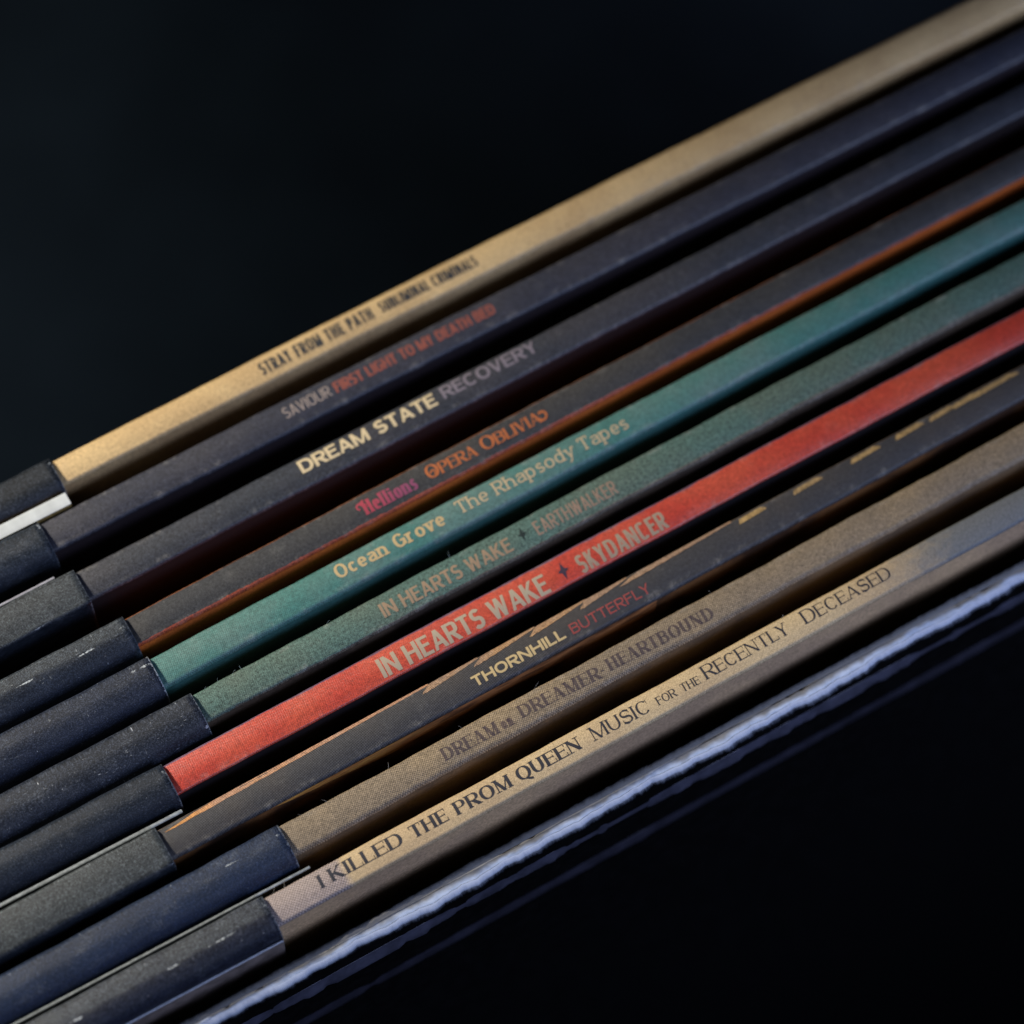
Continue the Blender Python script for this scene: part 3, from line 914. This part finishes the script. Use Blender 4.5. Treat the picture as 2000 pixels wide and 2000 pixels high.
# ------------------------------------------------------------------ black card bands round the left end of every jacket
H = 0.80
BANDS = [   # far corner px, thickness extra, far corner radius, near corner radius, material args, label
    ((95, 897), .60, .6, 1.8, dict(col=(.016, .018, .021), dots=.0, dust=.55, scratch=.12, seed=31, edge_wear=.35, scuffs=[(-.15, .75, .35, .35, .8)]),
     'speckled black card band round the tan kraft jacket, above a bright white card edge'),
    ((75, 1021), .9, .9, 2.4, dict(col=(.013, .018, .025), dust=.6, scratch=.15, seed=32, edge_wear=.12, scuffs=[(-.2, .9, .35, .35, .8)]),
     'blue black speckled card band directly below the bright white card edge'),
    ((144, 1115), .75, .4, .45, dict(col=(.012, .014, .018), dots=1.0, dust=.25, scratch=.1, seed=33, edge_wear=.25, top=(.0, 3.9), scuffs=[(-5.5, 3.9, 1.2, .16, .8)]),
     'dark grey band with fine dotted top, round the jacket with cream and mauve capitals'),
    ((236, 1199), 1.0, .5, 2.7, dict(col=(.012, .017, .027), dots=.7, dust=.5, scratch=.6, seed=34, edge_wear=.12, top=(-.2, 1.65),
                            scuffs=[(-4.7, 1.75, 2.2, .22, .9), (-11, 1.7, 1.7, .22, .9), (-.6, 1.2, .5, .3, .5)]),
     'scuffed blue black band with a rubbed crease line, round the orange covered jacket'),
    ((287, 1281), 1.05, .7, 2.6, dict(col=(.016, .020, .034), dots=.0, dust=.7, scratch=.3, seed=35, edge_wear=.8, scuffs=[(-.6, .95, 1.1, .42, 1.0), (-1.9, .9, .5, .25, .7)]),
     'dark blue band with chipped white corner, round the teal jacket'),
    ((371, 1352), 1.05, .8, 2.6, dict(col=(.016, .019, .028), dots=.0, dust=.75, scratch=.9, seed=36, edge_wear=.35, scuffs=[(-.2, 4.0, .42, .42, .9)]),
     'scratched dark band with a white nick at its lower corner, round the grey green jacket'),
    ((314, 1491), .95, .8, 2.6, dict(col=(.013, .018, .027), dots=.0, dust=.6, scratch=.3, seed=37, edge_wear=.3, scuffs=[(-.25, 1.0, .3, .4, .6)]),
     'dark blue black band round the red jacket, with a white card line below it'),
    ((304, 1620), .75, .35, .5, dict(col=(.013, .016, .020), dots=1.0, dust=.3, scratch=.12, seed=38, edge_wear=.2, top=(.0, 3.75), scuffs=[(-.2, 4.0, .25, .2, 1.0)]),
     'grey dotted band with a sharp lower crease, round the charcoal dotted jacket'),
    ((537, 1603), 1.25, .8, 2.4, dict(col=(.018, .028, .055), dots=.0, dust=.5, scratch=.2, seed=39, edge_wear=.35, scuffs=[(-5.4, 1.4, 1.5, .20, 1.0), (-.5, 1.15, .5, .3, .6)]),
     'navy blue rounded band with one pale scratch, round the khaki linen jacket'),
    ((510, 1749), 1.1, .4, 1.9, dict(col=(.012, .014, .026), dots=1.0, dust=.5, scratch=.25, seed=40, edge_wear=.3, top=(.0, 1.95),
                            scuffs=[(-5.2, 2.0, 3.2, .2, .9), (-10.2, 2.05, 1.3, .26, 1.0), (-20, 2.1, 1.6, .24, 1.0), (-.2, 1.0, .3, .5, 1.0)]),
     'worn band with a white scuffed crease, round the nearest jacket'),
]
def make_band(i, corner, extra, rf, rn, margs, label):
    jk = J[i]
    xr = at(corner[0], corner[1], H - .2)[0]
    x_l = XL - 1.5
    tb = jk['th'] + extra
    ov = .14                      # overhang on the far side
    wall = .38
    rnd = random.Random(200 + i)
    p1, p2 = rnd.uniform(0, 6), rnd.uniform(0, 6)
    def prof(x):
        wob = .03 * math.sin(x * .5 + p1) + .02 * math.sin(x * 1.3 + p2)
        yf = jk['far'](x) + ov + wob
        out = []
        def crown(v): return H + .32 * 4 * (v / tb) * (1 - v / tb) - .2
        K = 8
        o = [(0.0, FLOOR, -6.0)]
        o.append((0.0, -8.0, -5.5))
        for k in range(K + 1):
            a = math.pi / 2 * k / K
            o.append((rf - rf * math.cos(a), crown(rf) - rf + rf * math.sin(a), rf * math.sin(a) - .0))
        for k in range(1, 10):
            v = rf + (tb - rf - rn) * k / 10
            o.append((v, crown(v), v))
        for k in range(K + 1):
            a = math.pi / 2 * k / K
            o.append((tb - rn + rn * math.sin(a), crown(tb - rn) - rn + rn * math.cos(a), tb - rn + rn * 1.57 * k / K))
        o.append((tb, -8.0, tb + 8)); o.append((tb, FLOOR, tb + 12))
        n_ = len(o)
        inner = []
        for (v, z, q) in o:
            vi = wall + (tb - 2 * wall) * v / tb
            zi = z if z <= -7 else z - wall
            inner.append((vi, zi, q))
        ring = o + inner[::-1]
        return [(yf - v, z, q) for (v, z, q) in ring]
    xs = [xr - (xr - x_l) * (1 - q / 90) for q in range(91)]
    V, F, U, n = sweep(xs, prof)
    F = [tuple(reversed(f)) for f in F]
    h = n // 2
    L = (len(xs) - 1) * n
    for j in range(h - 1):
        F.append((L + j, L + j + 1, L + n - 2 - j, L + n - 1 - j))
        F.append((j, n - 1 - j, n - 2 - j, j + 1))
    U = [(u - xr, v) for (u, v) in U]
    o = mesh_obj('card_band', V, F, band_mat('band_%02d' % i, **margs), U, smooth=False)
    # smooth sides, flat cut ends
    fl = [len(p.vertices) == 4 and abs(p.normal.x) < .5 for p in o.data.polygons]
    o.data.polygons.foreach_set('use_smooth', fl)
    tag(o, label, 'card band', 'black card bands round the jackets')
    # origin at the base
    c = Vector((xr * MM, jk['far'](xr) * MM, FLOOR * MM))
    o.data.transform(Matrix.Translation(-c)); o.location = c
    return o
for i, b in enumerate(BANDS):
    make_band(i, *b)

# ------------------------------------------------------------------ loose cards between the bands
def card(p_right, p_left, z, thick, edge_mat, face_mat, label, side=-1, base=None):
    """upright card whose near top edge runs through two photo points at height z"""
    a, b = at(*p_right, z), at(*p_left, z)
    k = (a[1] - b[1]) / (a[0] - b[0])
    def yn(x): return float(a[1] + k * (x - a[0]))
    x0, x1 = XL - 1, float(a[0])
    xs = [x0 + (x1 - x0) * q / 40 for q in range(41)]
    c = Vector((x1 * MM, yn(x1) * MM, FLOOR * MM))
    root = thing('insert_card', label, 'card', (x1, yn(x1), FLOOR))
    V, F, U = slab(xs, yn, lambda x: yn(x) + thick, FLOOR, z - .12)
    mesh_obj('card_face', V, F, face_mat, U, root)
    e = .0
    V, F, U, n = sweep(xs, lambda x: [(yn(x), z - .117, 0), (yn(x), z - .04, .1), (yn(x) + thick * .25, z, .2), (yn(x) + thick * .75, z, .5), (yn(x) + thick, z - .04, .6), (yn(x) + thick, z - .117, .7)])
    F = [tuple(reversed(f)) for f in F]
    F.append(tuple(reversed(range(n)))); F.append(tuple((len(xs) - 1) * n + j for j in range(n)))
    F = [tuple(reversed(f)) for f in F]
    mesh_obj('card_edge', V, F, edge_mat, U, root)
    return root
white_e = plain('white_card_edge', (.50, .53, .53), .5, .4, .14, .25)
grey_e = plain('grey_card_edge', (.22, .25, .27), .5, .4, .3, 2.0)
lav_e = plain('lavender_card_edge', (.30, .31, .38), .5, .4, .2, 2.0)
dark_f = plain('dark_card_face', (.012, .013, .015), .5, .4, .2, 1.0)
gold_f = plain('gilt_card_face', (.30, .20, .06), .5, .4, .25, 1.5)
taupe_f = plain('taupe_card_face', (.19, .155, .14), .5, .4, .3, .6)
card((139, 983), (0, 1053), .35, 1.35, white_e, gold_f, 'thick bright white edged card with gold face below the farthest band')
card((107, 1130), (0, 1185), -.2, .25, lav_e, dark_f, 'thin lavender grey edged card just above the dark grey dotted band of the upper row')
card((357, 1586), (0, 1772), -.3, .34, grey_e, dark_f, 'thin pale grey edged card under the band of the red jacket')
card((606, 1695), (300, 1858), -.4, .24, grey_e, dark_f, 'thin grey edged card sticking out past the navy blue band')
card((554, 1838), (300, 1974), -1.2, .18, plain('pale_card_edge', (.60, .64, .72), .5, .4, .2, 2.0), taupe_f, 'taupe card with a pale edge at the lower left, in front of all the bands')
card((545, 1825), (300, 1955), -1.9, .5, plain('gap_shade_edge', (.035, .037, .042), .6, .3, .3, .8), dark_f,  # dark strip put in for the shade in the gap here
     'added dark strip for the shaded gap between the scuffed nearest band and the taupe card')

# ------------------------------------------------------------------ black box wall in front, its rim worn to white fibre
RIM = [(400, 1985, 2012), (704, 1814, 1843), (900, 1697, 1734), (1035, 1627, 1658), (1200, 1533, 1567), (1335, 1465, 1500), (1656, 1300, 1334), (1700, 1255 + 14, 1289 + 14),
       (1850, 1176, 1208), (2000, 1098, 1129)]
ZR0, ZN0 = -3.5, -3.75
def lift_at(px): return .85 * min(1, max(0, (1150 - px) / 650))      # rim shape raised at its left end so the key lamp brightens it     # the rim slopes down towards the viewer
def rim_fn(k):
    q = np.array([at(r[0], r[k], (ZR0 if k == 1 else ZN0) + lift_at(r[0])) for r in RIM])
    c = np.polyfit(q[:, 0], q[:, 1], 2)
    lx, rx_ = q[0, 0], q[-1, 0]
    c1 = np.polyfit(q[:, 0], q[:, 1], 1)
    def f(x):
        xx = min(max(x, lx), rx_)
        return float(np.polyval(c, xx) + c1[0] * (x - xx))
    return f
rim_far, rim_near = rim_fn(1), rim_fn(2)
RIM_X = [at(r[0], r[2], ZN0)[0] for r in RIM]
def rim_raise(x): return float(np.interp(x, RIM_X, [lift_at(r[0]) for r in RIM]))
def make_wall():
    rnd = random.Random(77)
    x0, x1 = -110.0, 217.0
    root = thing('box_wall', 'black box wall in the foreground with a frayed bluish white rim', 'box wall', (20, rim_near(20), FLOOR))
    xs = [x0 + (x1 - x0) * q / 640 for q in range(641)]
    def nz(x, s):
        return sum(math.sin(x * f + s * 1.7 + f) * a for f, a in ((.23, .5), (.61, .35), (1.7, .25), (3.9, .18), (8.1, .12)))
    wallm = NT('black_box_board')
    vec, u, v = wallm.uv()
    g = wallm.noise(vec, .7, 4, .6, 2)
    wm_ = wallm.done(wallm.bsdf(wallm.mix(wallm.remap(g, .4, .7), (.002, .002, .0022), (.004, .004, .0045)), .7, .05, g, .05))
    V, F, U = slab(xs, lambda x: rim_near(x) + .30, lambda x: rim_far(x) - .2, FLOOR, ZN0 - .6)
    mesh_obj('wall_board', V, F, wm_, U, root)
    def near_w(x): return rim_near(x) + .26 * nz(x * .7, 5) + .05 * nz(x * 2.2, 8)
    # torn rim: uneven far outline, bumpy top
    def prof(x):
        ZR, ZN = ZR0 + rim_raise(x), ZN0 + rim_raise(x)
        yn, yf = near_w(x), rim_far(x) + .30 * nz(x, 1) + .12 * nz(x * 2.7, 4)
        p = [(yn, ZN0 - .8, 0), (yn + .06 * nz(x, 2), ZN - .25, .3)]
        for k in range(1, 7):
            s_ = k / 7
            p.append((yn + (yf - yn) * s_, ZN + (ZR - ZN) * s_ - .10 + .16 * math.sin(s_ * 3.1) + .022 * nz(x * 1.3, 3 + 1.1 * k), s_ * 2))
        p += [(yf, ZR - .5 + .1 * nz(x, 9), 2.2), (yf - .1, ZN0 - 1.0, 2.6), ((yn + yf) / 2, ZN0 - .9, 2.8)]
        return p
    V, F, U, n = sweep(xs, prof)
    F = [tuple(reversed(f)) for f in F]
    t = NT('torn_white_fibre')
    vec, u, v = t.uv()
    g = t.noise(vec, 1.2, 5, .65, 1, (.8, 1.2)); g2 = t.noise(vec, .30, 3, .6, 6)
    vv = t.math('ADD', v, t.math('MULTIPLY', t.math('SUBTRACT', g2, .5), 1.6))
    c = t.mix(t.remap(g, .25, .7), (.37, .45, .60), (.52, .60, .76))
    c = t.mix(t.remap(vv, .55, 1.35), c, t.mix(g, (.14, .14, .14), (.28, .28, .285)))
    mesh_obj('torn_rim', V, F, t.done(t.bsdf(c, .95, .05, g, .03)), U, root, smooth=True)
    # loose fibres fringing both sides of the tear
    ft = NT('fibre_fringe')
    vec, u, v = ft.uv()
    nn = ft.math('ADD', ft.math('MULTIPLY', ft.noise(vec, 1.6, 5, .75, 2, (1, .5)), .9), ft.math('MULTIPLY', ft.noise(vec, .22, 2, .6, 4, (1, .2)), .45))
    al = ft.math('MULTIPLY', ft.remap(ft.math('SUBTRACT', ft.math('ADD', ft.math('MULTIPLY', nn, .8), .40), ft.math('FRACT', v)), 0.0, .9), .9)
    mx = ft.n('ShaderNodeMixShader')
    tr = ft.n('ShaderNodeBsdfTransparent')
    ft.put(mx.inputs[0], al)
    ft.t.links.new(tr.outputs[0], mx.inputs[1])
    ft.t.links.new(ft.bsdf(ft.mix(ft.remap(v, 2.0, 1.5), (.20, .195, .19), (.46, .53, .70)), .9, .1), mx.inputs[2])
    fm = ft.done(mx.outputs[0])
    V, F, U = [], [], []
    for q, x in enumerate(xs):
        yf, yn = rim_far(x), near_w(x)
        ZR, ZN = ZR0 + rim_raise(x), ZN0 + rim_raise(x)
        b = len(V)
        h = .85 + .30 * nz(x * .6, 31)
        for (y, z, v_) in ((yf - .35, ZR + .06, 2), (yf - .05, ZR + .35 * h, 2.33), (yf + .08, ZR + .8 * h, 2.66), (yf + .12, ZR + 1.3 * h, 2.99),
                           (yn + .3, ZN + .14, .1), (yn - .05, ZN + .05, .4), (yn - .30, ZN - .12, .7), (yn - .58, ZN - .40, .99)):
            V.append((x, y, z)); U.append((x, v_))
        if q:
            for k in (0, 1, 2, 4, 5, 6):
                F.append((b - 8 + k, b + k, b + k + 1, b - 7 + k))
    mesh_obj('fibre_fringe', V, F, fm, U, root, smooth=True)
    # added ribs in a paler tint, standing in for sheen streaks on the outer face
    def rib(dz, amp, gaps, col):
        def pr(x):
            y = rim_near(x) + .32
            k = amp * (max(0.05, min(1, .5 + gaps * nz(x * .55, 21 + dz))))
            return [(y, dz - 2.0, 0)] + [(y - .55 * k * (.5 - .5 * math.cos(2 * math.pi * q_ / 10)), dz - 2.0 + 3.4 * q_ / 10, q_ * .4) for q_ in range(1, 10)] + [(y, dz + 1.4, 4)]
        V, F, U, n = sweep(xs, pr)
        F = [tuple(reversed(f)) for f in F]
        mesh_obj('sheen_streak', V, F, plain('rib_sheen', col, .45, .5, .3, .4), U, root, smooth=True)
    rib(ZN0 - 6.5, 1.1, .95, (.050, .052, .078))
    rib(ZN0 - 16.0, .9, .4, (.022, .022, .034))
make_wall()
